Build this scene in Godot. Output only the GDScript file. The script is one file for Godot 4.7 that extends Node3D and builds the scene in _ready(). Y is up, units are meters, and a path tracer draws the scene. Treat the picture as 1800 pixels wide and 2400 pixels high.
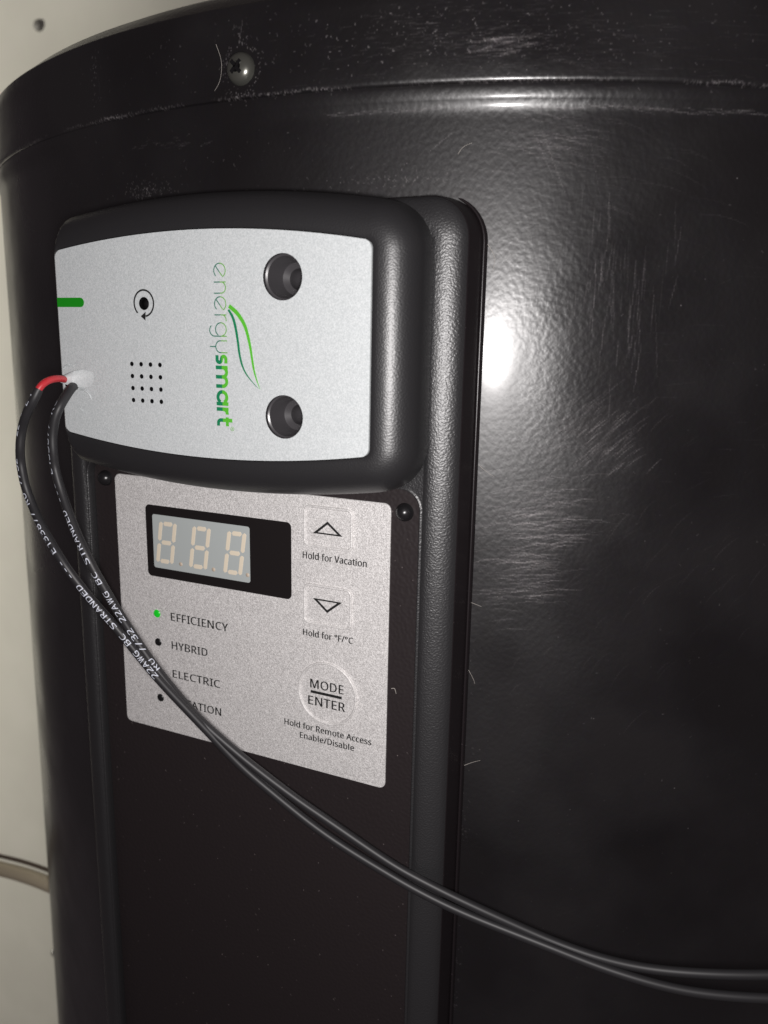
extends Node3D

# ---------- constants (metres; keypad centre is the origin, the tank axis is vertical) ----------
const TANK_R := 0.2812
const TANK_Z := -0.2827
const SEAM_Y := 0.1708
const RIM_Y := 0.1970
const MOD_Y := 0.0964      # centre height of the module
const PLATE_Z := 0.02
const MM := 0.001

var rng := RandomNumberGenerator.new()
var shared := {}

# ---------- helpers ----------
func numbered(called: String, parent: Node) -> String:
	if not parent.has_node(NodePath(called)):
		return called
	var k := 1
	while parent.has_node(NodePath("%s_%03d" % [called, k])):
		k += 1
	return "%s_%03d" % [called, k]

func thing(called: String, label: String, category: String, at := Vector3.ZERO, group := "") -> Node3D:
	var o := Node3D.new()
	o.name = numbered(called, self)
	add_child(o, true)
	o.position = at
	return tag(o, label, category, group)

func tag(o: Node3D, label: String, category: String, group := "") -> Node3D:
	o.set_meta("label", label)
	o.set_meta("category", category)
	if group:
		o.set_meta("group", group)
	return o

func part(called: String, mesh: Mesh, material: Material, parent: Node, label := "") -> MeshInstance3D:
	var o := MeshInstance3D.new()
	o.name = numbered(called, parent)
	o.mesh = mesh
	o.material_override = material
	parent.add_child(o, true)
	if label:
		o.set_meta("label", label)
	return o

func mat(color: Color, rough: float, metal := 0.0, spec := 0.5) -> StandardMaterial3D:
	var m := StandardMaterial3D.new()
	m.albedo_color = color.linear_to_srgb()
	m.roughness = rough
	m.metallic = metal
	m.metallic_specular = spec
	return m

func noise_image(w: int, h: int, freq: float, type: int, sd: int, octaves := 1, seamless := true) -> Image:
	var n := FastNoiseLite.new()
	n.seed = sd
	n.noise_type = type
	n.frequency = freq
	n.fractal_type = FastNoiseLite.FRACTAL_FBM if octaves > 1 else FastNoiseLite.FRACTAL_NONE
	n.fractal_octaves = octaves
	return n.get_seamless_image(w, h) if seamless else n.get_image(w, h)

func tex(im: Image) -> ImageTexture:
	return ImageTexture.create_from_image(im)

func ramp(im: Image, dark: Color, light: Color, lo := 0.0, hi := 1.0) -> Image:   # grey picture -> two-colour picture (sRGB colours)
	var out := Image.create_empty(im.get_width(), im.get_height(), false, Image.FORMAT_RGB8)
	im.convert(Image.FORMAT_L8)
	var d := im.get_data()
	var o := PackedByteArray()
	o.resize(d.size() * 3)
	var lut := []
	for k in 256:
		var c := dark.lerp(light, clampf((k / 255.0 - lo) / (hi - lo), 0, 1))
		lut.append([int(c.r * 255), int(c.g * 255), int(c.b * 255)])
	for k in d.size():
		var c = lut[d[k]]
		o[k * 3] = c[0]
		o[k * 3 + 1] = c[1]
		o[k * 3 + 2] = c[2]
	out.set_data(im.get_width(), im.get_height(), false, Image.FORMAT_RGB8, o)
	return out

func grains(size: int) -> Image:      # paint flakes: every pixel its own tone, with a few bright ones
	var d := PackedByteArray()
	d.resize(size * size)
	for k in d.size():
		var v := rng.randf()
		d[k] = int(255.0 * clampf(0.5 + (v - 0.5) * 0.55 + (0.3 if rng.randf() < 0.03 else 0.0), 0, 1))
	return Image.create_from_data(size, size, false, Image.FORMAT_L8, d)

func normal_of(im: Image, strength: float) -> Image:
	im.convert(Image.FORMAT_RGBA8)
	im.bump_map_to_normal_map(strength)
	return im

func triplanar(m: StandardMaterial3D, size: float) -> void:
	m.uv1_triplanar = true
	m.uv1_world_triplanar = true
	m.uv1_scale = Vector3.ONE / size

func grid(rows: Array, closed := false, uvs: Array = [], flip := false, breaks: Array = []) -> ArrayMesh:
	# rows of equally many points; smooth shading except across the rows listed in breaks
	var st := SurfaceTool.new()
	st.begin(Mesh.PRIMITIVE_TRIANGLES)
	var smooth := 0
	st.set_smooth_group(smooth)
	for i in rows.size() - 1:
		if i in breaks:
			smooth += 1
			st.set_smooth_group(smooth)
		var a: PackedVector3Array = rows[i]
		var b: PackedVector3Array = rows[i + 1]
		var n := a.size()
		for j in (n if closed else n - 1):
			var k := (j + 1) % n
			var q := [[a, i, j], [a, i, k], [b, i + 1, k], [b, i + 1, j]]
			for t in ([0, 1, 2, 0, 2, 3] if not flip else [0, 2, 1, 0, 3, 2]):
				var c = q[t]
				if uvs:
					st.set_uv(uvs[c[1]][c[2]])
				st.add_vertex(c[0][c[2]])
	st.generate_normals()
	if uvs:
		st.generate_tangents()
	return st.commit()

func outline(hw: float, hmid: float, hend: float, rc: float, steps := 5, across := 14) -> Array:
	# rounded box whose top and bottom bow outwards: [position, outward normal] pairs, counter-clockwise from the right
	var quarter := []       # from (hw, 0) up to (0, hmid), first quadrant
	var k := hmid - hend
	var xe := hw - rc
	var slope := 2.0 * k * xe / (hw * hw)
	var an := atan(slope)
	xe = hw - rc + rc * sin(an)
	var ytop := hmid - k * xe * xe / (hw * hw)
	var cy := ytop - rc * cos(an)
	for j in 4:
		quarter.append([Vector2(hw, cy * j / 4.0), Vector2(1, 0)])
	for j in steps + 1:
		var t := (PI / 2 - an) * j / steps
		quarter.append([Vector2(hw - rc + rc * cos(t), cy + rc * sin(t)), Vector2(cos(t), sin(t))])
	for j in range(1, across):
		var x := xe * (1.0 - float(j) / across)
		quarter.append([Vector2(x, hmid - k * x * x / (hw * hw)), Vector2(2 * k * x / (hw * hw), 1).normalized()])
	var out := []
	out.append_array(quarter)
	out.append([Vector2(0, hmid), Vector2(0, 1)])
	for j in range(quarter.size() - 1, 0, -1):
		out.append([quarter[j][0] * Vector2(-1, 1), quarter[j][1] * Vector2(-1, 1)])
	for j in quarter.size():
		out.append([-quarter[j][0], -quarter[j][1]])
	out.append([Vector2(0, -hmid), Vector2(0, -1)])
	for j in range(quarter.size() - 1, 0, -1):
		out.append([quarter[j][0] * Vector2(1, -1), quarter[j][1] * Vector2(1, -1)])
	return out

func ring(o: Array, off: float, z: float, c := Vector2.ZERO, left := 1.0) -> PackedVector3Array:
	var r := PackedVector3Array()
	for p in o:
		var q: Vector2 = p[0] + p[1] * off * Vector2(left if p[1].x < 0 else 1.0, 1.0) + c
		r.append(Vector3(q.x, q.y, z))
	return r

func point_ring(c: Vector3, n: int) -> PackedVector3Array:
	var r := PackedVector3Array()
	for k in n:
		r.append(c)
	return r

func plate(o: Array, z0: float, z1: float, bevel: float, c := Vector2.ZERO) -> ArrayMesh:   # a slab with a chamfered front edge, z1 in front
	var n := o.size()
	var rows := [ring(o, 0, z0, c), ring(o, 0, z1 - bevel, c), ring(o, -bevel, z1, c), point_ring(Vector3(c.x, c.y, z1), n)]
	return grid(rows, true, [], true, [1, 2])

func lathe(profile: Array, n := 32, breaks: Array = []) -> ArrayMesh:    # (radius, z) pairs round the z axis
	var rows := []
	for p in profile:
		var r := PackedVector3Array()
		for k in n:
			var a := TAU * k / n
			r.append(Vector3(cos(a) * p.x, sin(a) * p.x, p.y))
		rows.append(r)
	return grid(rows, true, [], true, breaks)

func smooth_line(pts: Array, per := 6) -> PackedVector3Array:
	var out := PackedVector3Array()
	for i in pts.size() - 1:
		var a: Vector3 = pts[maxi(i - 1, 0)]
		var b: Vector3 = pts[i]
		var c: Vector3 = pts[i + 1]
		var d: Vector3 = pts[mini(i + 2, pts.size() - 1)]
		for k in per:
			out.append(b.cubic_interpolate(c, a, d, float(k) / per))
	out.append(pts[-1])
	return out

func averaged(l: PackedVector3Array, times: int) -> PackedVector3Array:
	for t in times:
		var o := l.duplicate()
		for i in range(1, l.size() - 1):
			o[i] = l[i] * 0.5 + (l[i - 1] + l[i + 1]) * 0.25
		l = o
	return l

func tube(line: PackedVector3Array, radius: float, n := 14, taper := 1.0) -> ArrayMesh:
	var rows := []
	var side := Vector3(0, 0, 1)
	for i in line.size():
		var t := (line[mini(i + 1, line.size() - 1)] - line[maxi(i - 1, 0)]).normalized()
		side = (side - t * side.dot(t)).normalized()
		var up := t.cross(side)
		var r := PackedVector3Array()
		var rad := radius * lerpf(1.0, taper, float(i) / line.size())
		if i == 0:
			rows.append(point_ring(line[i], n))
		for k in n:
			var a := TAU * k / n
			r.append(line[i] + (side * cos(a) + up * sin(a)) * rad)
		rows.append(r)
	rows.append(point_ring(line[-1], n))
	return grid(rows, true, [], false, [1, rows.size() - 2])

func strip(pts: Array, widths: Array, z: float, bulge := false) -> PackedVector3Array:
	# triangles of a flat stroke along 2D points
	var left := []
	var right := []
	for i in pts.size():
		var t: Vector2 = (pts[mini(i + 1, pts.size() - 1)] - pts[maxi(i - 1, 0)]).normalized()
		var w: float = widths[0] if widths.size() == 1 else lerpf(widths[0], widths[1], float(i) / (pts.size() - 1)) if widths.size() == 2 else widths[i]
		left.append(pts[i] + t.orthogonal() * w * 0.5)
		right.append(pts[i] - t.orthogonal() * w * 0.5)
	var out := PackedVector3Array()
	for i in pts.size() - 1:
		for v in [left[i], right[i], right[i + 1], left[i], right[i + 1], left[i + 1]]:
			out.append(Vector3(v.x, v.y, z))
	return out

func cut(tris: PackedVector3Array, x0: float, above: bool) -> PackedVector3Array:   # keep what lies on one side of x = x0
	var out := PackedVector3Array()
	var s := 1.0 if above else -1.0
	for i in range(0, tris.size(), 3):
		var poly := []
		for k in 3:
			var a := tris[i + k]
			var b := tris[i + (k + 1) % 3]
			var da := (a.x - x0) * s
			var db := (b.x - x0) * s
			if da >= 0:
				poly.append(a)
			if (da > 0 and db < 0) or (da < 0 and db > 0):
				poly.append(a.lerp(b, da / (da - db)))
		for k in range(1, poly.size() - 1):
			out.append_array([poly[0], poly[k], poly[k + 1]])
	return out

func flat(tris: PackedVector3Array) -> ArrayMesh:
	var st := SurfaceTool.new()
	st.begin(Mesh.PRIMITIVE_TRIANGLES)
	for i in range(0, tris.size(), 3):
		var a := tris[i]
		var b := tris[i + 1]
		var c := tris[i + 2]
		if (b - a).cross(c - a).z > 0:      # front faces run clockwise
			var h := b
			b = c
			c = h
		for v in [a, b, c]:
			st.set_normal(Vector3(0, 0, 1))
			st.add_vertex(v)
	return st.commit()

func poly_mesh(pts: PackedVector2Array, z: float) -> PackedVector3Array:
	var out := PackedVector3Array()
	for k in Geometry2D.triangulate_polygon(pts):
		out.append(Vector3(pts[k].x, pts[k].y, z))
	return out

func rect_tris(x0: float, y0: float, x1: float, y1: float, z: float) -> PackedVector3Array:
	return poly_mesh(PackedVector2Array([Vector2(x0, y0), Vector2(x1, y0), Vector2(x1, y1), Vector2(x0, y1)]), z)

func words(text: String, x: float, y: float, w: float, cap: float, z: float, bold := false) -> ArrayMesh:
	# flat print: left edge x, baseline y, total width w, height of a capital
	var font := SystemFont.new()
	font.font_names = PackedStringArray(["Droid Sans"])
	font.font_weight = 700 if bold else 400
	var probe := TextMesh.new()
	probe.font = font
	probe.font_size = 64
	probe.pixel_size = 0.01
	probe.depth = 0.0
	probe.curve_step = 0.6
	probe.text = "H"
	var hb := probe.get_aabb()
	probe.text = text
	var b := probe.get_aabb()
	var base := hb.position.y
	# centred vertically by font metrics, so the baseline is the same for every string
	var arr := probe.surface_get_arrays(0)
	var v: PackedVector3Array = arr[Mesh.ARRAY_VERTEX]
	var idx = arr[Mesh.ARRAY_INDEX]
	var tris := PackedVector3Array()
	var sx := w / b.size.x
	var sy := cap / hb.size.y
	for k in (idx if idx != null and idx.size() else range(v.size())):
		tris.append(Vector3((v[k].x - b.position.x) * sx + x, (v[k].y - base) * sy + y, z))
	var bold_tris := tris.duplicate()      # the print is a little heavier than the typeface
	for k in tris.size():
		bold_tris.append(tris[k] + Vector3(0.00014, 0.00006, 0.000012))
	return flat(bold_tris)

func arc(c: Vector2, r: float, a0: float, a1: float, n := 20, ry := -1.0) -> Array:
	var out := []
	for k in n + 1:
		var a := lerpf(a0, a1, float(k) / n)
		out.append(c + Vector2(cos(a) * r, sin(a) * (r if ry < 0 else ry)))
	return out

# ---------- the scene ----------
func _ready() -> void:
	rng.seed = 7
	# camera: a phone held close, a little right of and above the keypad, tilted down
	var cam := Camera3D.new()
	cam.name = "camera"
	cam.transform = Transform3D(Basis(Vector3(0.909108, 0.019501, -0.416105), Vector3(-0.105517, 0.977106, -0.184741), Vector3(0.402976, 0.211855, 0.890353)).orthonormalized(), Vector3(0.155, 0.09985, 0.22381))
	var lens := CameraAttributesPhysical.new()
	lens.frustum_focal_length = 12.0 / (1200.0 / 1872.0)
	lens.exposure_aperture = 9.0
	lens.frustum_focus_distance = 0.262
	lens.frustum_near = 0.01
	lens.frustum_far = 30.0
	cam.attributes = lens
	cam.fov = rad_to_deg(2.0 * atan(1200.0 / 1872.0))
	cam.near = 0.01
	cam.far = 30.0
	add_child(cam)
	var env := Environment.new()
	env.background_mode = Environment.BG_COLOR
	env.background_color = Color(0.052, 0.043, 0.046).linear_to_srgb()
	env.tonemap_mode = Environment.TONE_MAPPER_LINEAR
	env.tonemap_exposure = 1.0
	env.sdfgi_enabled = true
	env.ssao_enabled = true
	env.ssil_enabled = true
	var we := WorldEnvironment.new()
	we.name = "environment"
	we.environment = env
	add_child(we)
	# the phone's flash, beside the lens, and the lamp of the room high up on the left
	var flash := OmniLight3D.new()
	flash.name = "phone_flash"
	flash.position = Vector3(0.1587, 0.0911, 0.2242)
	flash.light_color = Color(1.0, 0.985, 0.98)
	flash.light_energy = 0.077
	flash.light_size = 0.0035
	flash.omni_range = 6.0
	flash.omni_attenuation = 2.0
	flash.shadow_enabled = true
	add_child(flash)
	var room := SpotLight3D.new()
	room.name = "room_lamp"
	room.transform = Transform3D(Basis.looking_at(Vector3(0.1, -0.1, -0.86)), Vector3(-1.4, 0.1, 0.4))
	room.light_color = Color(1.0, 0.985, 0.945)
	room.light_energy = 1.0
	room.light_size = 0.08
	room.spot_angle = 50.0
	room.spot_angle_attenuation = 0.12
	room.spot_range = 8.0
	room.spot_attenuation = 2.0
	room.shadow_enabled = true
	add_child(room)

	make_materials()
	build_wall()
	build_heater()
	build_panel()
	build_module()
	build_wires()
	build_background()

var M := {}

func make_materials() -> void:
	# leather grain of the bezel
	var gr := noise_image(768, 768, 0.045, FastNoiseLite.TYPE_SIMPLEX, 3, 2)
	var b := mat(Color(0.022, 0.0215, 0.023), 0.42, 0.0, 0.74)
	b.normal_enabled = true
	b.normal_texture = tex(normal_of(gr, 5.0))
	b.normal_scale = 0.38
	triplanar(b, 0.032)
	M.bezel = b
	# satin black of the module's rim, a finer grain
	var fine := noise_image(512, 512, 0.16, FastNoiseLite.TYPE_SIMPLEX, 5, 1)
	var s := mat(Color(0.018, 0.0175, 0.019), 0.42, 0.0, 0.66)
	s.normal_enabled = true
	s.normal_texture = tex(normal_of(fine, 2.2))
	s.normal_scale = 0.13
	triplanar(s, 0.06)
	M.satin = s
	var p := mat(Color(0.019, 0.0145, 0.0155), 0.5, 0.0, 0.45)
	p.normal_enabled = true
	p.normal_texture = s.normal_texture
	p.normal_scale = 0.1
	triplanar(p, 0.05)
	M.panel = p
	# dust on the smooth black plastic
	var dust := Image.create_empty(512, 512, false, Image.FORMAT_RGB8)
	dust.fill(Color(0.163, 0.140, 0.145))
	for k in 420:
		var q := Vector2i(rng.randi_range(1, 510), rng.randi_range(1, 510))
		var c := Color(0.163, 0.140, 0.145).lerp(Color(0.62, 0.58, 0.57), pow(rng.randf(), 2.5))
		dust.set_pixelv(q, c)
		if rng.randf() < 0.3:
			dust.set_pixelv(q + Vector2i(rng.randi_range(-1, 1), 1), c.darkened(0.3))
	p.albedo_color = Color.WHITE
	p.albedo_texture = tex(dust)
	triplanar(p, 0.16)
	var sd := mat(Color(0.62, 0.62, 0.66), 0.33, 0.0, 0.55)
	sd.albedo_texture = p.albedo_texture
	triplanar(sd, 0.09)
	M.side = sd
	M.black = mat(Color(0.008, 0.0078, 0.0085), 0.35)
	M.gloss = mat(Color(0.012, 0.0115, 0.0125), 0.28, 0.0, 0.55)
	M.well = mat(Color(0.055, 0.052, 0.056), 0.33, 0.0, 0.8)
	M.window = mat(Color(0.0135, 0.011, 0.0112), 0.4, 0.0, 0.35)
	# silver flake paint: keypad (coarse sparkle) and module plate (fine)
	var flake := grains(512)
	var k := mat(Color(1, 1, 1), 0.5, 0.12, 0.5)
	k.albedo_texture = tex(ramp(flake.duplicate(), Color(0.70, 0.69, 0.685), Color(1.0, 0.99, 0.985), 0.2, 0.75))
	k.normal_enabled = true
	k.normal_texture = tex(normal_of(grains(512), 4.0))
	k.normal_scale = 0.22
	triplanar(k, 0.11)
	M.keypad = k
	var pl := mat(Color(1, 1, 1), 0.55, 0.06, 0.5)
	pl.albedo_texture = tex(ramp(flake.duplicate(), Color(0.755, 0.775, 0.78), Color(0.885, 0.90, 0.905), 0.2, 0.85))
	pl.normal_enabled = true
	pl.normal_texture = k.normal_texture
	pl.normal_scale = 0.06
	triplanar(pl, 0.13)
	M.plate = pl
	M.print = mat(Color(0.012, 0.012, 0.012), 0.6)
	M.light_green = mat(Color(0.10, 0.50, 0.03), 0.55)
	M.dark_green = mat(Color(0.005, 0.21, 0.085), 0.55)
	M.pale_green = mat(Color(0.17, 0.42, 0.09), 0.55)
	M.deep_green = mat(Color(0.02, 0.17, 0.11), 0.55)
	var gl := mat(Color(0.01, 0.30, 0.012), 0.3)
	gl.emission_enabled = true
	gl.emission = Color(0.0, 0.35, 0.01).linear_to_srgb()
	gl.emission_energy_multiplier = 0.8
	M.led = gl
	var gb := mat(Color(0.008, 0.19, 0.008), 0.3)
	gb.emission_enabled = true
	gb.emission = Color(0.004, 0.16, 0.004).linear_to_srgb()
	gb.emission_energy_multiplier = 0.35
	M.led_bar = gb
	M.screen = mat(Color(0.47, 0.505, 0.50), 0.5)
	M.segment = mat(Color(0.84, 0.74, 0.59), 0.45)
	M.point = mat(Color(0.60, 0.50, 0.40), 0.45)
	M.paper = mat(Color(0.74, 0.75, 0.75), 0.7)
	M.wire = mat(Color(0.022, 0.021, 0.023), 0.48, 0.0, 0.5)
	M.red = mat(Color(0.56, 0.03, 0.04), 0.4)
	M.ink = mat(Color(0.68, 0.71, 0.80), 0.6)
	M.lint = mat(Color(0.40, 0.37, 0.34), 0.8)
	M.steel = mat(Color(0.42, 0.42, 0.40), 0.25, 1.0)
	M.dull = mat(Color(0.22, 0.21, 0.19), 0.5)
	M.cream = mat(Color(0.92, 0.81, 0.57), 0.5)
	M.brown = mat(Color(0.20, 0.155, 0.115), 0.6)
	var w := mat(Color(1, 1, 1), 0.85)
	w.albedo_texture = tex(ramp(noise_image(512, 512, 0.012, FastNoiseLite.TYPE_SIMPLEX, 23, 4), Color(0.875, 0.865, 0.82), Color(0.895, 0.885, 0.84), 0.2, 0.8))
	triplanar(w, 0.8)
	M.wall = w

func build_wall() -> void:
	var box := BoxMesh.new()
	box.size = Vector3(2.2, 4.0, 0.1)
	var o := part("wall", box, M.wall, self)
	o.position = Vector3(0.0, -0.2, -0.51)
	o.set_meta("kind", "structure")
	o.set_meta("label", "plain beige wall behind the black water heater")

# ----- the tank: picture of wear in (arc, height) millimetres -----
var wear: Image
var gloss_map: Image
const PX := 0.366      # millimetres per pixel of the wear picture
const ARC0 := -450.0
const TOP := 215.0

func dab(x: float, y: float, amount: float, size := 1.0) -> void:
	var c := Vector2i(int((x - ARC0) / PX), int((TOP - y) / PX))
	if c.x < 0 or c.y < 0 or c.x >= wear.get_width() or c.y >= wear.get_height():
		return
	var old := wear.get_pixelv(c)
	wear.set_pixelv(c, old.lerp(Color(0.70, 0.68, 0.68), amount * 0.75))

func scratch(x0: float, y0: float, x1: float, y1: float, amount: float, sag := 0.0) -> void:
	var n := int(Vector2(x1 - x0, y1 - y0).length() / PX * 1.1) + 1
	var nrm := Vector2(y0 - y1, x1 - x0).normalized()
	for k in n:
		var t := float(k) / n
		var p := Vector2(lerpf(x0, x1, t), lerpf(y0, y1, t)) + nrm * sag * 4.0 * t * (1 - t)
		dab(p.x, p.y, amount * sin(PI * (0.1 + 0.8 * t)) * rng.randf_range(0.4, 1.0))

func patch(cx: float, cy: float, w: float, h: float, angle: float, length: float, n: int, amount: float, sag := 0.0) -> void:
	for k in n:
		var p := Vector2(cx + rng.randfn(0, w * 0.5), cy + rng.randfn(0, h * 0.5))
		var l := length * rng.randf_range(0.4, 1.2)
		var a := angle + rng.randfn(0, 0.08)
		var d := Vector2(cos(a), sin(a)) * l * 0.5
		scratch(p.x - d.x, p.y - d.y, p.x + d.x, p.y + d.y, amount * rng.randf_range(0.3, 1.0), sag)

func specks(cx: float, cy: float, w: float, h: float, n: int, amount: float) -> void:
	for k in n:
		var x := cx + rng.randfn(0, w * 0.5)
		var y := cy + rng.randfn(0, h * 0.5)
		var a := amount * rng.randf_range(0.15, 1.0)
		dab(x, y, a)
		if rng.randf() < 0.45:
			dab(x + PX, y + rng.randf_range(-0.4, 0.4), a * 0.8)
		if rng.randf() < 0.25:
			dab(x, y + PX, a * 0.7)

func paint_wear() -> void:
	var w := 2048
	var h := 1536
	wear = ramp(noise_image(w, h, 0.004, FastNoiseLite.TYPE_SIMPLEX, 31, 5, false), Color(0.095, 0.088, 0.094), Color(0.13, 0.123, 0.128), 0.25, 0.8)
	# fine dust everywhere
	for k in 2600:
		dab(rng.randf_range(-300, 300), rng.randf_range(-340, 210), rng.randf_range(0.03, 0.16))
	for k in 90:
		dab(rng.randf_range(-250, 280), rng.randf_range(-320, 205), rng.randf_range(0.3, 0.8))
	# rubbed band of the cap
	patch(84, 181, 12, 4, 0.1, 5.0, 150, 0.30)
	patch(62, 183, 30, 9, 0.05, 4.0, 160, 0.2)
	specks(60, 184, 40, 12, 120, 0.7)
	specks(95, 180, 30, 8, 90, 0.5)
	patch(100, 180, 60, 16, 0.03, 9.0, 240, 0.10)
	specks(4, 180, 14, 9, 46, 0.5)
	for a in 70:      # ring of grime round the cap screw
		var t := rng.randf() * TAU
		var r := rng.randfn(6.3, 0.5)
		dab(3.3 + cos(t) * r, 179.2 + sin(t) * r * 1.1, rng.randf_range(0.2, 0.75))
	scratch(2.5, 186, 3.8, 193, 0.5)
	specks(3, 190, 3, 5, 14, 0.7)
	scratch(-60, 187, -59, 179, 0.12, 0.5)
	specks(-61, 184, 3, 9, 24, 0.5)
	# along the seam and just under it
	for x in range(-180, 210):
		var run := sin(x * 0.09) + sin(x * 0.23 + 1.0) * 0.7 + rng.randf_range(-0.6, 0.6)
		if run > -0.7:
			specks(x, 171.4 + 0.2 * sin(x * 0.31), 1.0, 0.4, 3 + int(maxf(run, 0) * 2), 0.35 + 0.12 * run)
	for x in range(30, 190, 2):
		scratch(x, 164.6 + rng.randfn(0, 0.5), x + rng.randf_range(3, 9), 164.6 + rng.randfn(0, 0.5), 0.32)
	patch(-28, 161, 14, 2, 0.12, 3.5, 26, 0.22)
	# over and beside the panel
	specks(-38, 147.5, 14, 3, 110, 0.55)
	specks(50, 146, 26, 3.5, 80, 0.55)
	scratch(62, 153, 70, 159, 0.5)
	patch(95, 155, 14, 9, -0.1, 11, 90, 0.34, 0.6)
	scratch(94, 160, 104, 138, 0.34)
	scratch(93, 157, 99, 145, 0.28)
	scratch(108, 158, 113, 138, 0.2)
	patch(113, 117, 9, 22, PI / 2, 12, 46, 0.34)
	patch(126, 112, 12, 20, PI / 2, 15, 36, 0.34)
	patch(116, 72, 15, 12, 0.75, 8, 130, 0.46, 0.3)
	patch(100, 44, 15, 14, 0.12, 15, 180, 0.46, 0.9)
	patch(97, 26, 12, 13, 0.06, 13, 120, 0.44, 0.6)
	specks(120, 186, 120, 18, 160, 0.45)
	specks(10, 184, 110, 16, 110, 0.4)
	specks(130, 60, 120, 150, 150, 0.4)
	specks(-20, 155, 90, 12, 60, 0.4)
	patch(110, 150, 40, 26, -0.2, 16, 60, 0.14, 1.0)
	patch(130, 20, 50, 50, 0.9, 12, 60, 0.14, 0.8)
	patch(90, 100, 16, 30, 1.2, 7, 60, 0.16)
	patch(150, 80, 60, 60, 0.0, 10, 70, 0.08)
	patch(170, 40, 60, 90, 0.5, 9, 60, 0.07)
	for k in 40:
		specks(80.5 + rng.randf() * 2.0, rng.randf_range(-150, 130), 1.5, 4, 3, 0.3)
	gloss_map = ramp(noise_image(1024, 768, 0.006, FastNoiseLite.TYPE_SIMPLEX, 41, 5, false), Color(0.62, 0.62, 0.62), Color(1, 1, 1), 0.25, 0.75)
	var peel := noise_image(w, h, 0.13, FastNoiseLite.TYPE_SIMPLEX, 47, 3, false)
	var m := mat(Color(1, 1, 1), 0.42, 0.0, 0.56)
	m.clearcoat_enabled = true
	m.clearcoat = 0.26
	m.clearcoat_roughness = 0.15
	m.albedo_texture = tex(wear)
	m.roughness_texture = tex(gloss_map)
	m.normal_enabled = true
	m.normal_texture = tex(normal_of(peel, 1.6))
	m.normal_scale = 0.075
	M.tank = m

func tank_point(a: float, y: float, off: float) -> Vector3:
	var lean := 0.015 * (0.17 - minf(y, 0.17)) * smoothstep(0.45, 1.05, -a)
	var r := TANK_R + off + lean
	return Vector3(r * sin(a), y, TANK_Z + r * cos(a))

func shell(profile: Array, breaks: Array) -> ArrayMesh:     # (outward offset, height) pairs, top to bottom
	var rows := []
	var uvs := []
	var n := 220
	for p in profile:
		var r := PackedVector3Array()
		var u := []
		for k in n + 1:
			var a := -PI + TAU * k / n
			r.append(tank_point(a, p.y, p.x))
			u.append(Vector2((a * TANK_R * 1000.0 - ARC0) / (2048 * PX), (TOP - p.y * 1000.0) / (1536 * PX)))
		rows.append(r)
		uvs.append(u)
	return grid(rows, false, uvs, false, breaks)

func build_heater() -> void:
	paint_wear()
	var t := thing("water_heater", "large glossy black cylindrical water heater with scuffed plastic casing", "water heater", Vector3.ZERO)
	var prof := []
	# flared lip just under the cap, then the straight wall
	for p in [Vector2(-0.004, 0.1722), Vector2(0.0010, 0.1718), Vector2(0.0014, 0.1712), Vector2(0.0014, 0.1697), Vector2(0.0013, 0.1676), Vector2(0.0009, 0.1668), Vector2(0.0005, 0.1658), Vector2(0.0002, 0.1647), Vector2(0.00005, 0.1635), Vector2(0, 0.162)]:
		prof.append(p)
	for y in [0.15, 0.12, 0.09, 0.06, 0.03, 0.0, -0.04, -0.08, -0.12, -0.16, -0.2, -0.26, -0.34, -0.5, -0.9]:
		prof.append(Vector2(0, y))
	part("shell", shell(prof, []), M.tank, t, "straight black wall of the casing with rubbed scratches")
	var cap := []
	for p in [Vector2(-0.28, 0.214), Vector2(-0.12, 0.2135), Vector2(-0.03, 0.2095), Vector2(-0.012, 0.2062), Vector2(-0.006, 0.2030), Vector2(-0.0024, 0.2000), Vector2(0.0004, 0.1974), Vector2(0.0013, 0.1972), Vector2(0.0017, 0.1966), Vector2(0.0017, 0.192), Vector2(0.0019, 0.185), Vector2(0.0021, 0.178), Vector2(0.0023, 0.1724), Vector2(0.0022, 0.1716), Vector2(0.0019, 0.1711), Vector2(0.0013, 0.1708), Vector2(-0.004, 0.1707)]:
		cap.append(p)
	part("top_cap", shell(cap, [6, 15]), M.tank, t, "black top cap with a raised rim above a seam")
	# cap screw
	var s := part("cap_screw", lathe([Vector2(0, 0.0012), Vector2(0.0012, 0.0012), Vector2(0.0016, 0.0030), Vector2(0.0030, 0.0026), Vector2(0.0041, 0.0017), Vector2(0.0047, 0.0006), Vector2(0.0048, -0.001)], 32, [2]), mat(Color(0.17, 0.17, 0.15), 0.28, 0.7), t, "worn cross-head screw in the top cap")
	s.position = tank_point(0.0117, 0.1792, 0.0021)
	for k in 2:
		var slot := BoxMesh.new()
		slot.size = Vector3(0.0046, 0.0011, 0.0012)
		var sl := part("screw_slot", slot, M.black, s)
		sl.position.z = 0.00262
		sl.rotation.z = PI / 2 * k + 0.75
	# stray fibres stuck to the casing
	var fibres := [
		[[-5.5, 187.0], [-3.6, 182.0], [-4.2, 177.0], [-6.4, 174.0]], [[81, 62], [83.5, 60], [86, 58.5]],
		[[80.5, 128], [83, 124], [82.5, 120]], [[80.6, -41], [83.5, -39.5], [86, -38.6]], [[80.5, -6], [82.2, -9], [83, -11]], [[80.6, 17], [84, 15.8]], [[71, 152.5], [72.5, 154.5], [75, 155.5]],
	]
	for f in fibres:
		var l := []
		for q in f:
			l.append(tank_point(q[0] * MM / TANK_R, q[1] * MM, 0.00025 if q[1] < 170 else 0.0024))
		part("lint_fibre", tube(averaged(smooth_line(l, 6), 2), 0.00008, 5, 0.5), M.lint, t)

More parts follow.
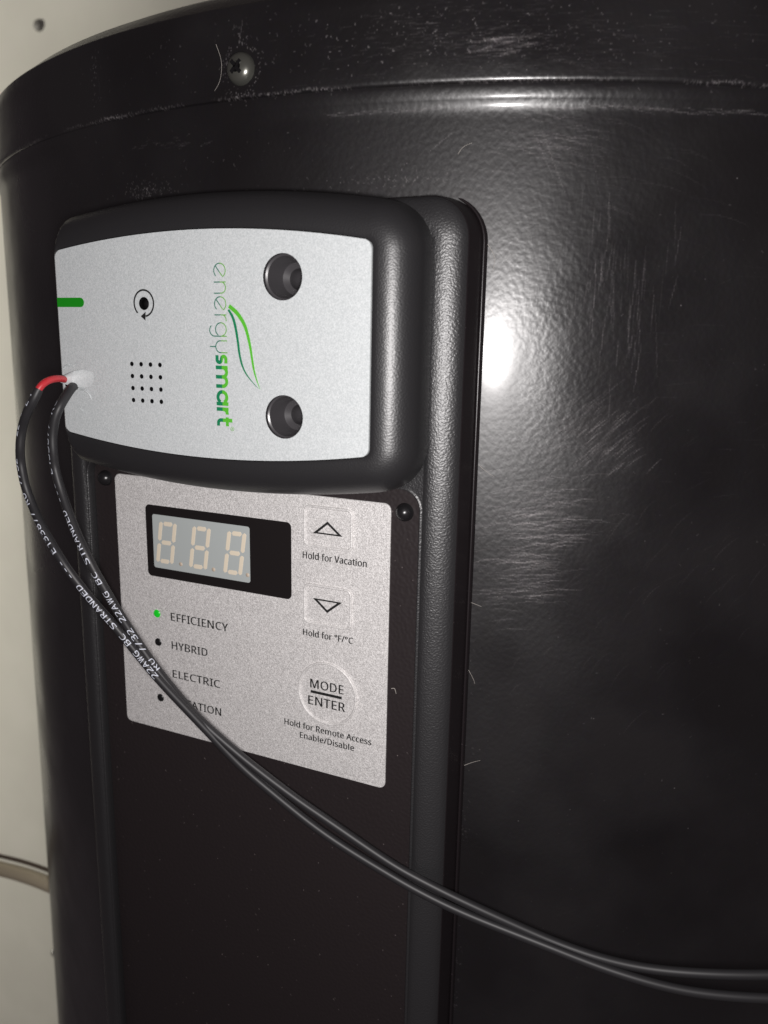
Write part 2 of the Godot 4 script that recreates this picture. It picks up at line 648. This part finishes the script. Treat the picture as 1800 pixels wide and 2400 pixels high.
# ----- the control panel -----
func build_panel() -> void:
	var t := thing("control_panel", "black framed control panel with a silver keypad, set on the heater's front", "control panel")
	# bezel: outer rounded rectangle, face with the recess cut out
	var oy := -0.10
	var outer := outline(0.0776, 0.240, 0.240, 0.012, 10, 4)
	var iy := -0.1075
	var inner := outline(0.0664, 0.1622, 0.1622, 0.0062, 10, 4)
	var c := Vector2(0, oy)
	var rows := [ring(inner, 0.0, -0.002, Vector2(0, iy)), ring(inner, 0.0, 0.0008, Vector2(0, iy)), ring(inner, 0.0001, 0.0022, Vector2(0, iy)), ring(inner, 0.0004, 0.0027, Vector2(0, iy)), ring(inner, 0.0008, 0.0025, Vector2(0, iy)), ring(inner, 0.0011, 0.0023, Vector2(0, iy))]
	for p in [Vector2(-0.0092, 0.0030), Vector2(-0.0080, 0.0031), Vector2(-0.0062, 0.0028), Vector2(-0.0044, 0.0022), Vector2(-0.0028, 0.0014), Vector2(-0.0015, 0.0005), Vector2(-0.0006, -0.0004), Vector2(-0.0001, -0.0016)]:
		rows.append(ring(outer, p.x, p.y, c))
	part("bezel", grid(rows, true, [], false, [1, 5]), M.bezel, t, "grained black rail that frames the panel")
	var wall_rows := []
	for p in [Vector2(-0.0001, -0.0016), Vector2(0.0001, -0.0019), Vector2(0.0006, -0.006), Vector2(0.0011, -0.0112), Vector2(0.0013, -0.0107), Vector2(0.0017, -0.0105), Vector2(0.0020, -0.0109), Vector2(0.0021, -0.0120), Vector2(0.0021, -0.03)]:
		wall_rows.append(ring(outer, p.x, p.y, c))
	part("bezel_side", grid(wall_rows, true, [], false, [1, 3]), M.side, t, "smooth black side of the frame")
	part("recess_plate", plate(outline(0.0663, 0.1621, 0.1621, 0.0061, 10, 4), -0.0018, -0.0006, 0.0002, Vector2(0, iy)), M.panel, t, "flat black plate round the keypad")
	for sx in [-1, 1]:
		var s := part("panel_screw", lathe([Vector2(0, 0.0026), Vector2(0.0009, 0.0025), Vector2(0.0019, 0.0019), Vector2(0.0026, 0.0010), Vector2(0.0029, 0.0002), Vector2(0.0030, -0.0008), Vector2(0.0036, -0.0010)], 28), M.gloss, t, "shiny black domed screw %s of the keypad" % ["left", "", "right"][sx + 1])
		s.position = Vector3(sx * 0.0606, 0.0472, -0.0002)
	# keypad overlay
	var kp := part("keypad", plate(outline(0.0560, 0.0494, 0.0494, 0.0024, 6, 4), -0.0006, 0.0, 0.0002), M.keypad, t, "silver sparkling keypad overlay")
	var z := 0.0001
	var lines := [["Hold for Vacation", 24.2, 27.7, 23.7, 2.3], ["Hold for °F/°C", 24.3, 0.5, 19.0, 2.2], ["Hold for Remote Access", 16.6, -34.4, 34.1, 2.25], ["Enable/Disable", 22.9, -38.1, 21.3, 2.2],
		["EFFICIENCY", -32.2, -3.9, 25.5, 3.05], ["HYBRID", -32.3, -15.1, 16.2, 3.0], ["ELECTRIC", -32.4, -26.5, 21.6, 3.0], ["VACATION", -32.5, -37.5, 21.8, 3.0]]
	for l in lines:
		part("lettering", words(l[0], l[1] * MM, l[2] * MM, l[3] * MM, l[4] * MM, z), M.print, kp)
	# display
	var win := part("display_window", plate(outline(0.0309, 0.0135, 0.0135, 0.0018, 6, 4), -0.0002, 0.00012, 0.00005, Vector2(-0.0111, 0.0258)), M.window, t, "black display window with three unlit digits")
	var sc := outline(0.02105, 0.01005, 0.01005, 0.0009, 5, 4)
	part("display_screen", plate(sc, 0.0001, 0.00022, 0.00004, Vector2(-0.0178, 0.0259)), M.screen, win)
	for d in 3:
		seven_segments(win, Vector2(-37.9 + 14.9 * d, 17.9))
		var pt := part("decimal_point", lathe([Vector2(0, 0.00012), Vector2(0.0007, 0.00008), Vector2(0.0008, -0.00005)], 16), M.point, win)
		pt.position = Vector3((-26.6 + 14.4 * d) * MM, 18.6 * MM, 0.00023)
	# membrane buttons: slightly raised pads with a bevelled edge
	for b in [[33.9, 39.1, 0], [33.8, 12.2, 1]]:
		var c2 := Vector2(b[0], b[1]) * MM
		var pad := part("button", button_mesh(outline(0.0088, 0.0068, 0.0068, 0.0019, 6, 4), c2), M.keypad, t, ["up arrow button", "down arrow button"][b[2]])
		var s := 1.0 if b[2] == 0 else -1.0
		var y0: float = 36.8 if b[2] == 0 else 14.4
		var tri := [Vector2(28.2, y0), Vector2(33.7, y0 + s * 4.5), Vector2(39.3, y0)]
		var ctr: Vector2 = (tri[0] + tri[1] + tri[2]) / 3.0
		var tr := PackedVector3Array()
		for k in 3:
			var p0: Vector2 = tri[k]
			var p1: Vector2 = tri[(k + 1) % 3]
			var q0: Vector2 = ctr + (p0 - ctr) * 0.66
			var q1: Vector2 = ctr + (p1 - ctr) * 0.66
			for v in [p0, p1, q1, p0, q1, q0]:
				tr.append(Vector3(v.x * MM, v.y * MM, 0.00027))
		part("arrow_symbol", flat(tr), M.print, pad)
	var rb := part("round_button", button_mesh(outline(0.0111, 0.0111, 0.0111, 0.01105, 22, 2), Vector2(0.0338, -0.0192)), M.keypad, t, "round mode and enter button")
	part("lettering", words("MODE", 0.0272, -0.0181, 0.0128, 0.0032, 0.00027), M.print, rb)
	part("lettering", words("ENTER", 0.0264, -0.0244, 0.0143, 0.0032, 0.00027), M.print, rb)
	part("dividing_bar", flat(strip([Vector2(0.0274, -0.0195), Vector2(0.0395, -0.0195)], [0.0010], 0.00027)), M.print, rb)
	# mode lights
	for k in 4:
		var on := k == 0
		var l := part("indicator_light", lathe([Vector2(0, 0.0005), Vector2(0.0009, 0.00045), Vector2(0.0014, 0.0002), Vector2(0.00165, -0.0002)], 20), M.led if on else M.black, t, "lit green light beside the first mode" if on else "")
		l.position = Vector3(-0.0387, (-2.3 - 11.3 * k) * MM, 0.00005)
	# lint on the plate
	part("lint_fibre", tube(averaged(smooth_line([Vector3(0.0575, -0.0125, -0.0004), Vector3(0.0587, -0.0122, -0.0002), Vector3(0.0592, -0.0140, -0.0004)], 6), 1), 0.00016, 5, 0.5), M.lint, t)

func button_mesh(o: Array, c: Vector2) -> ArrayMesh:
	# a raised welt round the edge, then a flat pad
	var rows := [ring(o, 0.00035, -0.0001, c), ring(o, 0.0002, 0.0006, c), ring(o, -0.0001, 0.0009, c), ring(o, -0.0004, 0.0006, c), ring(o, -0.00062, 0.00016, c), point_ring(Vector3(c.x, c.y, 0.00016), o.size())]
	return grid(rows, true, [], true, [1, 4])

func seven_segments(parent: Node, at: Vector2) -> void:
	# seven slanted bars, lower left corner at (mm)
	var h := 15.8
	var w := 7.9
	var th := 1.6
	var lean := 0.145
	var g := 0.25
	var segs := [
		[Vector2(th + g, h - th * 0.5), Vector2(w - th - g, h - th * 0.5)], [Vector2(th * 0.9 + g, h / 2), Vector2(w - th * 0.9 - g, h / 2)], [Vector2(th + g, th * 0.5), Vector2(w - th - g, th * 0.5)],
		[Vector2(th * 0.5, h / 2 + g + 0.2), Vector2(th * 0.5, h - 0.2)], [Vector2(w - th * 0.5, h / 2 + g + 0.2), Vector2(w - th * 0.5, h - 0.2)],
		[Vector2(th * 0.5, 0.2), Vector2(th * 0.5, h / 2 - g - 0.2)], [Vector2(w - th * 0.5, 0.2), Vector2(w - th * 0.5, h / 2 - g - 0.2)],
	]
	for s in segs:
		var a: Vector2 = s[0]
		var b: Vector2 = s[1]
		var d := (b - a).normalized()
		var nn := d.orthogonal() * th * 0.5
		var e := d * th * 0.35
		var pts := PackedVector2Array()
		for q in [a, a + e + nn, b - e + nn, b, b - e - nn, a + e - nn]:
			pts.append((at + Vector2(q.x + q.y * lean, q.y)) * MM)
		var o := []
		var ctr := (pts[0] + pts[3]) / 2.0
		var rows := []
		for zz in [[1.0, 0.00018], [1.0, 0.00026], [0.93, 0.00029], [0.0, 0.0003]]:
			var r := PackedVector3Array()
			for p in pts:
				var q: Vector2 = ctr + (p - ctr) * zz[0]
				r.append(Vector3(q.x, q.y, zz[1]))
			rows.append(r)
		part("digit_segment", grid(rows, true, [], false, [1, 2]), M.segment, parent)

# ----- the add-on module above the keypad -----
func build_module() -> void:
	var t := thing("communication_module", "black rounded box with a bowed silver face plate, mounted above the keypad", "module")
	var c := Vector2(0, MOD_Y)
	var face := outline(0.0575, 0.0342, 0.0294, 0.0026, 8, 16)
	# rim rolls from the plate down to the frame
	var rows := [ring(face, -0.0012, 0.0182, c, 0.1), ring(face, 0.00025, 0.0186, c, 0.1), ring(face, 0.0003, 0.0198, c, 0.1), ring(face, 0.0009, 0.0201, c, 0.1)]
	var r := 0.0105
	for k in 11:
		var a := PI / 2 * k / 10.0
		rows.append(ring(face, 0.0022 + (r - 0.0009) * sin(a), 0.0201 - r + r * cos(a), c, 0.10))
	rows.append(ring(face, 0.0120, 0.0068, c, 0.10))
	rows.append(ring(face, 0.0120, 0.0046, c, 0.10))
	rows.append(ring(face, 0.0106, 0.0040, c, 0.10))
	rows.append(ring(face, 0.0104, -0.004, c, 0.10))
	part("housing", grid(rows, true, [], true, [1, 2, 16]), M.satin, t, "satin black rounded housing")
	# face plate with real holes
	var csg := CSGCombiner3D.new()
	csg.name = "face_plate"
	var slab := CSGPolygon3D.new()
	slab.name = "slab"
	var pts := PackedVector2Array()
	for p in face:
		pts.append(p[0] + c)
	slab.polygon = pts
	slab.depth = 0.0012
	slab.position.z = PLATE_Z - 0.0012 + 0.0012
	slab.material = M.plate
	csg.add_child(slab)
	var holes := [[29.4, 116.6, 6.55, 48], [29.6, 76.6, 6.45, 48], [-21.3, 109.2, 2.0, 24]]
	for i in 4:
		for j in 4:
			holes.append([-27.3 + 3.78 * i, 90.4 - 3.85 * j, 0.74, 14])
	for h in holes:
		var cy := CSGCylinder3D.new()
		cy.name = "bore"
		cy.radius = h[2] * MM
		cy.height = 0.01
		cy.sides = h[3]
		cy.rotation.x = PI / 2
		cy.position = Vector3(h[0] * MM, h[1] * MM, PLATE_Z)
		cy.operation = CSGShape3D.OPERATION_SUBTRACTION
		cy.material = M.black
		csg.add_child(cy, true)
	var torn := CSGPolygon3D.new()     # the rough hole that the wires come out of
	torn.name = "torn_hole"
	torn.polygon = PackedVector2Array([Vector2(-0.0568, 0.0855), Vector2(-0.0548, 0.0862), Vector2(-0.0520, 0.0848), Vector2(-0.0500, 0.0836), Vector2(-0.0512, 0.0812), Vector2(-0.0538, 0.0806), Vector2(-0.0566, 0.0822)])
	torn.depth = 0.01
	torn.position.z = PLATE_Z + 0.005
	torn.operation = CSGShape3D.OPERATION_SUBTRACTION
	torn.material = M.black
	csg.add_child(torn)
	csg.set_meta("label", "silver overlay bowed at top and bottom")
	t.add_child(csg)
	# screw wells: a cone down to a through hole
	for k in 2:
		var h = holes[k]
		var w := part("screw_well", lathe([Vector2(h[2] * MM + 0.0001, 0.0), Vector2(h[2] * MM - 0.0001, -0.0010), Vector2(0.0059, -0.0013), Vector2(0.0050, -0.0062), Vector2(0.0046, -0.0076), Vector2(0.0031, -0.0091), Vector2(0.0030, -0.0105), Vector2(0.0029, -0.018), Vector2(0, -0.018)], 48, [1, 2, 4, 5]), M.well, t, ["upper", "lower"][k] + " black screw well in the face plate")
		w.position = Vector3(h[0] * MM, h[1] * MM, PLATE_Z - 0.0001)
	# dark backing seen through the small holes
	part("reset_button", lathe([Vector2(0, 0), Vector2(0.0016, -0.0001), Vector2(0.0019, -0.0012)], 24), M.black, t).position = Vector3(-0.0213, 0.1092, PLATE_Z - 0.0010)
	var z := PLATE_Z + 0.0001
	# status light
	var lb := PackedVector2Array()
	for p in arc(Vector2(-0.0476, 0.10955), 0.0015, -PI / 2, PI / 2, 10):
		lb.append(p)
	lb.append(Vector2(-0.0577, 0.11105))
	lb.append(Vector2(-0.0577, 0.10805))
	var rows2 := []
	for zz in [PLATE_Z - 0.0004, PLATE_Z + 0.00012]:
		var rr := PackedVector3Array()
		for p in lb:
			rr.append(Vector3(p.x, p.y, zz))
		rows2.append(rr)
	rows2.append(point_ring(Vector3(-0.052, 0.10955, PLATE_Z + 0.00018), lb.size()))
	part("status_light", grid(rows2, true, [], true, [1]), M.led_bar, t, "dark green status light bar at the plate's left edge")
	# turning-arrow mark round the reset hole
	var mark := PackedVector3Array()
	mark.append_array(strip(arc(Vector2(-0.0213, 0.1093), 0.00385, deg_to_rad(228), deg_to_rad(-82), 44, 0.0040), [0.00055], z))
	var tip := PackedVector2Array([Vector2(-0.0227, 0.1053), Vector2(-0.0207, 0.1067), Vector2(-0.0208, 0.1054), Vector2(-0.0209, 0.1040)])
	mark.append_array(poly_mesh(tip, z + 0.00002))
	part("arrow_symbol", flat(mark), M.print, t)
	build_logo(t, z)
	# paper flap pushed up where the wires were pulled through
	var flap := [
		PackedVector3Array([V(-44.2, 87.4, 20.02), V(-43.6, 86.2, 20.02), V(-43.8, 84.4, 20.02), V(-45.0, 82.4, 20.02)]),
		PackedVector3Array([V(-48.2, 87.9, 20.3), V(-48.0, 86.2, 20.9), V(-48.2, 84.0, 20.9), V(-48.8, 82.0, 20.4)]),
		PackedVector3Array([V(-50.6, 87.4, 21.8), V(-50.4, 86.0, 22.6), V(-50.6, 84.0, 22.7), V(-51.4, 82.4, 21.8)]),
		PackedVector3Array([V(-52.8, 86.4, 22.6), V(-52.6, 85.4, 23.8), V(-52.8, 84.0, 23.9), V(-53.4, 83.0, 23.2)]),
		PackedVector3Array([V(-54.2, 85.4, 23.6), V(-54.2, 84.9, 24.2), V(-54.3, 84.2, 24.3), V(-54.6, 83.6, 24.0)]),
	]
	part("torn_flap", grid(flap, false, [], true, [2, 3]), M.plate, t, "torn white flap bent up round the wires")
	part("crease", tube(averaged(smooth_line([Vector3(-0.0570, 0.0880, 0.02), Vector3(-0.0550, 0.0893, 0.0202), Vector3(-0.0535, 0.0887, 0.0203), Vector3(-0.0510, 0.0898, 0.0200)], 5), 1), 0.00025, 6, 0.4), M.plate, t)
	part("crease", tube(averaged(smooth_line([Vector3(-0.0498, 0.0812, 0.0201), Vector3(-0.0480, 0.0811, 0.0203), Vector3(-0.0462, 0.0800, 0.0202), Vector3(-0.0452, 0.0780, 0.0199)], 5), 1), 0.00035, 6, 0.4), M.plate, t)
	part("crease", tube(averaged(smooth_line([Vector3(-0.0505, 0.0748, 0.0200), Vector3(-0.0490, 0.0738, 0.0202), Vector3(-0.0472, 0.0742, 0.0200)], 5), 1), 0.00022, 6, 0.4), M.plate, t)

# lettering that runs down the plate: letter "right" is -y, letter "up" is +x
var pen_z := 0.0

func letter(strokes: Array, width: float, at: float, mid: float, thin: bool, parent: Node) -> void:
	var up := PackedVector3Array()
	var low := PackedVector3Array()
	for s in strokes:
		var pts := []
		for p in s:
			pts.append(Vector2(5.55 + p.y, at - p.x) * MM)
		pen_z += 0.000004
		var t := strip(pts, [width * MM], pen_z)
		up.append_array(cut(t, mid * MM, true))
		low.append_array(cut(t, mid * MM, false))
	if up.size():
		part("letter_upper", flat(up), M.pale_green if thin else M.light_green, parent)
	if low.size():
		part("letter_lower", flat(low), M.deep_green if thin else M.dark_green, parent)

func build_logo(t: Node, z: float) -> void:
	var lg := Node3D.new()
	lg.name = "logo"
	lg.set_meta("label", "green two-tone lettering with a leaf, turned on its side")
	t.add_child(lg)
	pen_z = z
	var e := [[Vector2(0.95, 0.75), Vector2(3.75, 3.0)] as Array, arc(Vector2(2.2, 2.15), 2.05, deg_to_rad(28), deg_to_rad(318), 36)]
	# open loop with a slanted bar
	var x := 0.32
	letter(e, x, 120.9, 7.7, true, lg)
	letter([[Vector2(0, 0), Vector2(0, 4.3)], arc(Vector2(1.6, 2.6), 1.6, PI, 0, 20, 1.6) + [Vector2(3.2, 0)]], x, 115.4, 7.7, true, lg)
	letter(e, x, 111.3, 7.7, true, lg)
	letter([[Vector2(0, 0), Vector2(0, 4.3)], arc(Vector2(1.5, 2.7), 1.5, PI, deg_to_rad(75), 14)], x, 105.9, 7.7, true, lg)
	letter([arc(Vector2(2.05, 2.2), 1.95, deg_to_rad(5), deg_to_rad(330), 36), [Vector2(4.05, 4.3), Vector2(4.05, 0.0)] + arc(Vector2(2.3, -0.1), 1.75, 0, deg_to_rad(-140), 14, 1.8)], x, 103.7, 7.7, true, lg)
	letter([[Vector2(0, 4.4)] + arc(Vector2(1.75, 1.9), 1.75, PI, TAU, 22, 1.7) + [Vector2(3.5, 4.4)], [Vector2(1.75, 0.1), Vector2(1.75, -1.9)]], x, 98.3, 7.7, true, lg)
	x = 1.12
	var sm := 7.75
	letter([[Vector2(2.6, 3.75), Vector2(1.4, 3.8)] + arc(Vector2(1.35, 2.98), 0.82, PI / 2, PI * 1.5, 12) + arc(Vector2(1.5, 1.36), 0.8, PI / 2, -PI / 2, 12) + [Vector2(0.2, 0.56)]], x, 94.2, sm, false, lg)
	letter([[Vector2(0.55, 0), Vector2(0.55, 4.4)], arc(Vector2(1.95, 2.5), 1.4, PI * 0.92, 0, 16, 1.45) + [Vector2(3.35, 0)], arc(Vector2(4.75, 2.5), 1.4, PI, 0, 16, 1.45) + [Vector2(6.15, 0)]], x, 90.9, sm, false, lg)
	letter([arc(Vector2(2.1, 2.2), 1.62, deg_to_rad(20), deg_to_rad(335), 30), [Vector2(4.1, 4.4), Vector2(4.1, 0)]], x, 83.5, sm, false, lg)
	letter([[Vector2(0.55, 0), Vector2(0.55, 4.4)], arc(Vector2(2.0, 2.45), 1.45, PI, deg_to_rad(85), 12)], x, 78.3, sm, false, lg)
	letter([[Vector2(0.8, 5.7), Vector2(0.8, 1.6)] + arc(Vector2(1.75, 1.5), 0.95, PI, PI * 1.5, 8) + [Vector2(2.6, 0.55)], [Vector2(-0.15, 3.85), Vector2(2.6, 3.85)]], x, 75.2, sm, false, lg)
	part("registered_mark", flat(strip(arc(Vector2(0.0111, 0.0719), 0.00062, 0, TAU, 20), [0.00014], z)), M.pale_green, lg)
	part("registered_mark", words("R", 0.01085, 0.07155, 0.0005, 0.0006, z), M.pale_green, lg)
	var up := [Vector2(10.9, 108.5), Vector2(13.2, 106.9), Vector2(15.0, 105.0), Vector2(16.5, 102.6), Vector2(17.6, 99.3), Vector2(18.4, 95.6), Vector2(19.1, 91.4), Vector2(19.9, 88.2), Vector2(21.4, 84.4)]
	var wu := [1.2, 1.25, 1.2, 1.1, 0.95, 0.8, 0.7, 0.5, 0.1]
	var dn := [Vector2(10.7, 107.4), Vector2(12.0, 105.6), Vector2(12.8, 103.6), Vector2(13.4, 101.0), Vector2(13.9, 98.0), Vector2(14.3, 95.0), Vector2(15.0, 92.0), Vector2(16.2, 89.4), Vector2(18.2, 87.0), Vector2(20.9, 84.6)]
	var wd := [0.7, 0.85, 0.9, 0.85, 0.8, 0.75, 0.65, 0.5, 0.3, 0.1]
	part("leaf_edge", flat(ribbon(up, wu, z + 0.00012)), M.light_green, lg)
	part("leaf_edge", flat(ribbon(dn, wd, z + 0.00016)), M.dark_green, lg)

func ribbon(pts: Array, w: Array, z: float) -> PackedVector3Array:
	var l := []
	var ws := []
	for p in pts:
		l.append(Vector3(p.x, p.y, 0) * MM)
	var s := smooth_line(l, 5)
	var q := []
	for i in s.size():
		q.append(Vector2(s[i].x, s[i].y))
		var f := float(i) / (s.size() - 1) * (w.size() - 1)
		var k := mini(int(f), w.size() - 2)
		ws.append(lerpf(w[k], w[k + 1], f - k) * MM)
	return strip(q, ws, z)

# ----- the two printed wires -----
func V(x: float, y: float, z: float) -> Vector3:
	return Vector3(x, y, z) * MM

func print_on(line: PackedVector3Array, text: String, mark: String, mark_y: float, adv: float, height: float, radius: float, face0: Vector3, face1: Vector3, parent: Node) -> void:
	# lettering wrapped on the wire, read from its far end back towards the module; ends at arc length s1
	var at := [0.0]
	for i in range(1, line.size()):
		at.append(at[-1] + line[i].distance_to(line[i - 1]))
	var s1 := 0.0
	for i in range(line.size() - 1, 0, -1):
		if line[i].y > mark_y:
			s1 = at[i] - (text.length() - text.find(mark) - mark.length()) * adv
			break
	var font := SystemFont.new()
	font.font_names = PackedStringArray(["Droid Sans"])
	font.font_weight = 400
	var tm := TextMesh.new()
	tm.font = font
	tm.font_size = 48
	tm.pixel_size = 0.01
	tm.depth = 0.0
	tm.curve_step = 1.2
	tm.text = "H"
	var hb := tm.get_aabb()
	for ci in text.length():
		var ch := text[ci]
		if ch == " ":
			continue
		tm.text = ch
		var b := tm.get_aabb()
		var arr := tm.surface_get_arrays(0)
		var v: PackedVector3Array = arr[Mesh.ARRAY_VERTEX]
		var idx = arr[Mesh.ARRAY_INDEX]
		var s0 := s1 + (text.length() - ci) * adv
		if s0 > at[-1] - 0.01 or s0 < 0.006:
			continue
		var sx := adv * 0.8 / maxf(b.size.x, hb.size.x * 0.8)
		var sy := height / hb.size.y
		var st := SurfaceTool.new()
		st.begin(Mesh.PRIMITIVE_TRIANGLES)
		var tris := []
		for k in (idx if idx != null and idx.size() else range(v.size())):
			tris.append(Vector2((v[k].x - b.get_center().x) * sx, (v[k].y - hb.get_center().y) * sy))
		for k in split_up(tris, 0.00035):
			var px: float = k.x
			var py: float = k.y
			var s := s0 - adv * 0.5 - px
			var i := 1
			while i < line.size() - 1 and at[i] < s:
				i += 1
			var f: float = (s - at[i - 1]) / (at[i] - at[i - 1])
			var p := line[i - 1].lerp(line[i], f)
			var tg := (line[mini(i + 1, line.size() - 1)] - line[maxi(i - 2, 0)]).normalized()
			var fr := clampf((s - 0.02) / 0.10, 0, 1)
			var d := face0.lerp(face1, fr)
			d = (d - tg * d.dot(tg)).normalized()
			var side := d.cross(-tg).normalized()   # letter "up" as seen from outside
			var a := py / radius
			var nrm := d * cos(a) + side * sin(a)
			st.set_normal(nrm)
			st.add_vertex(p + nrm * (radius + 0.00004))
		part("wire_print", st.commit(), M.ink, parent)

func split_up(tris: Array, longest: float) -> Array:     # halves the longest edge until all are short, so that print hugs the round wire
	var out := []
	var todo := tris.duplicate()
	while todo.size():
		var c: Vector2 = todo.pop_back()
		var b: Vector2 = todo.pop_back()
		var a: Vector2 = todo.pop_back()
		var ab := a.distance_to(b)
		var bc := b.distance_to(c)
		var ca := c.distance_to(a)
		var m := maxf(ab, maxf(bc, ca))
		if m <= longest:
			out.append_array([a, b, c])
		elif ab == m:
			var p := (a + b) / 2
			todo.append_array([a, p, c, p, b, c])
		elif bc == m:
			var p := (b + c) / 2
			todo.append_array([b, p, a, p, c, a])
		else:
			var p := (c + a) / 2
			todo.append_array([c, p, b, p, a, b])
	return out

func build_wires() -> void:
	var a := [V(-55.0,83.8,19.0), V(-52.9,84.7,24.0), V(-51.4,85.2,29.0), V(-50.9,84.5,33.0), V(-51.3,83.2,35.0), V(-52.0,81.4,36.0), V(-52.9,78.7,37.0), V(-55.4,75.6,37.0), V(-57.2,72.9,37.0), V(-60.0,69.2,36.0), V(-61.2,65.3,36.0), V(-61.8,61.8,36.0), V(-63.1,58.0,35.0), V(-62.7,54.4,35.0), V(-62.6,50.2,34.5), V(-61.3,46.2,34.4), V(-59.3,42.5,34.6), V(-55.1,37.3,35.8), V(-50.6,31.6,36.0), V(-45.3,25.6,36.6), V(-41.9,19.8,35.0), V(-37.5,13.0,33.0), V(-32.3,7.0,31.5), V(-27.8,1.4,30.0), V(-23.2,-5.6,28.0), V(-18.0,-12.9,25.9), V(-12.8,-20.0,23.4), V(-6.2,-28.0,20.7), V(1.0,-36.4,18.1), V(9.4,-45.6,15.5), V(21.5,-54.7,12.7), V(38.2,-66.1,9.8), V(59.7,-74.7,7.5), V(69.5,-78.4,6.5), V(83.7,-83.0,4.5), V(98.8,-86.5,2.0), V(113.8,-89.2,0.0), V(128.2,-92.1,-2.0), V(142.2,-93.8,-4.0), V(155.7,-95.1,-7.0), V(169.5,-94.8,-11.0), V(182.5,-94.5,-16.0), V(197.9,-94.1,-23.0)]
	var b := [V(-53.4,83.1,18.0), V(-50.8,82.3,22.5), V(-49.3,80.6,26.0), V(-49.3,78.5,28.0), V(-49.3,76.2,30.0), V(-50.4,73.1,31.0), V(-51.7,69.1,31.0), V(-52.4,65.3,31.0), V(-52.4,60.9,31.0), V(-53.3,56.3,30.0), V(-52.1,52.2,30.2), V(-50.8,47.7,30.1), V(-47.0,41.2,31.3), V(-42.8,34.8,32.4), V(-39.1,29.9,33.2), V(-36.6,24.6,32.8), V(-34.2,19.0,31.5), V(-31.3,12.2,30.0), V(-28.5,5.2,28.0), V(-24.4,-2.1,26.5), V(-20.0,-9.2,25.0), V(-15.3,-16.2,23.2), V(-10.0,-23.7,21.0), V(-4.4,-30.0,19.2), V(3.7,-37.1,17.0), V(13.8,-45.0,14.5), V(29.9,-55.2,11.4), V(38.6,-59.5,10.1), V(59.5,-70.6,7.1), V(69.3,-74.1,6.2), V(83.4,-79.0,4.0), V(98.4,-83.8,1.0), V(113.2,-88.4,-2.0), V(127.7,-90.9,-4.0), V(141.7,-92.1,-7.0), V(155.1,-91.1,-10.0), V(168.9,-89.7,-14.0), V(181.9,-88.6,-19.0), V(197.3,-87.2,-26.0)]
	var la := averaged(smooth_line(a, 6), 14)
	var lb := averaged(smooth_line(b, 6), 14)
	var r := 0.00148
	var ta := thing("wire", "thin wire with a red sleeve at its start, looping out furthest from the panel", "wire", Vector3.ZERO, "printed black wires hanging across the keypad")
	var split := 28
	part("red_insulation", tube(la.slice(0, split + 1), r * 0.78), M.red, ta, "bare red start of the wire")
	part("black_insulation", tube(la.slice(split), r), M.wire, ta)
	var tb := thing("wire", "all-black printed wire nearer the keypad, leaving the torn hole beside the red one", "wire", Vector3.ZERO, "printed black wires hanging across the keypad")
	part("black_insulation", tube(lb, r * 1.03), M.wire, tb)
	var f0 := Vector3(-0.75, 0.0, 0.75)
	print_on(la, "22AWG BC STRANDED --- E133877 RU 7/32 - 22 - E1", "STRANDED", 0.0185, 0.0024, 0.0019, r, f0, Vector3(0.5, 0.25, 0.85), ta)
	print_on(lb, "RU 7/32 22AWG BC STRANDED --- E133877 RU", "STRANDED", 0.0420, 0.0025, 0.0019, r * 1.03, f0, Vector3(0.75, 0.45, 0.6), tb)

# ----- what shows of the background on the left -----
func build_background() -> void:
	var line := [Vector3(-0.182, -0.2625, -0.110), Vector3(-0.200, -0.2622, -0.111), Vector3(-0.222, -0.2622, -0.113), Vector3(-0.250, -0.2645, -0.116), Vector3(-0.285, -0.2710, -0.12), Vector3(-0.33, -0.2840, -0.125), Vector3(-0.39, -0.3190, -0.13), Vector3(-0.44, -0.4040, -0.135)]
	var cb := thing("cable", "cream cable curving down beside the heater's lower left side", "cable")
	part("sheath", tube(averaged(smooth_line(line, 8), 6), 0.0048, 18), M.cream, cb)
	var g := part("grommet", lathe([Vector2(0, 0.003), Vector2(0.0058, 0.003), Vector2(0.0064, 0.002), Vector2(0.0064, -0.004), Vector2(0, -0.004)], 24, [1, 3]), M.black, cb, "black grommet where the cable enters the heater")
	g.position = Vector3(-0.190, -0.2625, -0.111)
	g.rotation.y = PI / 2
	var up := []
	for p in line:
		up.append(p + Vector3(-0.002, 0.0066, -0.004))
	var db := thing("cable", "thin dark brown cable running just above the cream one", "cable")
	part("sheath", tube(averaged(smooth_line(up, 8), 6), 0.0014, 12), M.brown, db)
	var k := 0
	for s in [[Vector3(-0.559, 0.411, -0.459), "small dark screw in the beige wall, top left corner", M.dull], [Vector3(-0.641, -0.741, -0.459), "small shiny screw low on the beige wall beside the heater", M.steel]]:
		var o := thing("wall_screw", s[1], "screw", s[0], "screws in the wall")
		part("screw_head", lathe([Vector2(0, 0.0035), Vector2(0.003, 0.0032), Vector2(0.005, 0.002), Vector2(0.006, 0)], 20), s[2], o)
		part("shank", lathe([Vector2(0.002, 0.0), Vector2(0.002, -0.02)], 10), s[2], o)
		k += 1
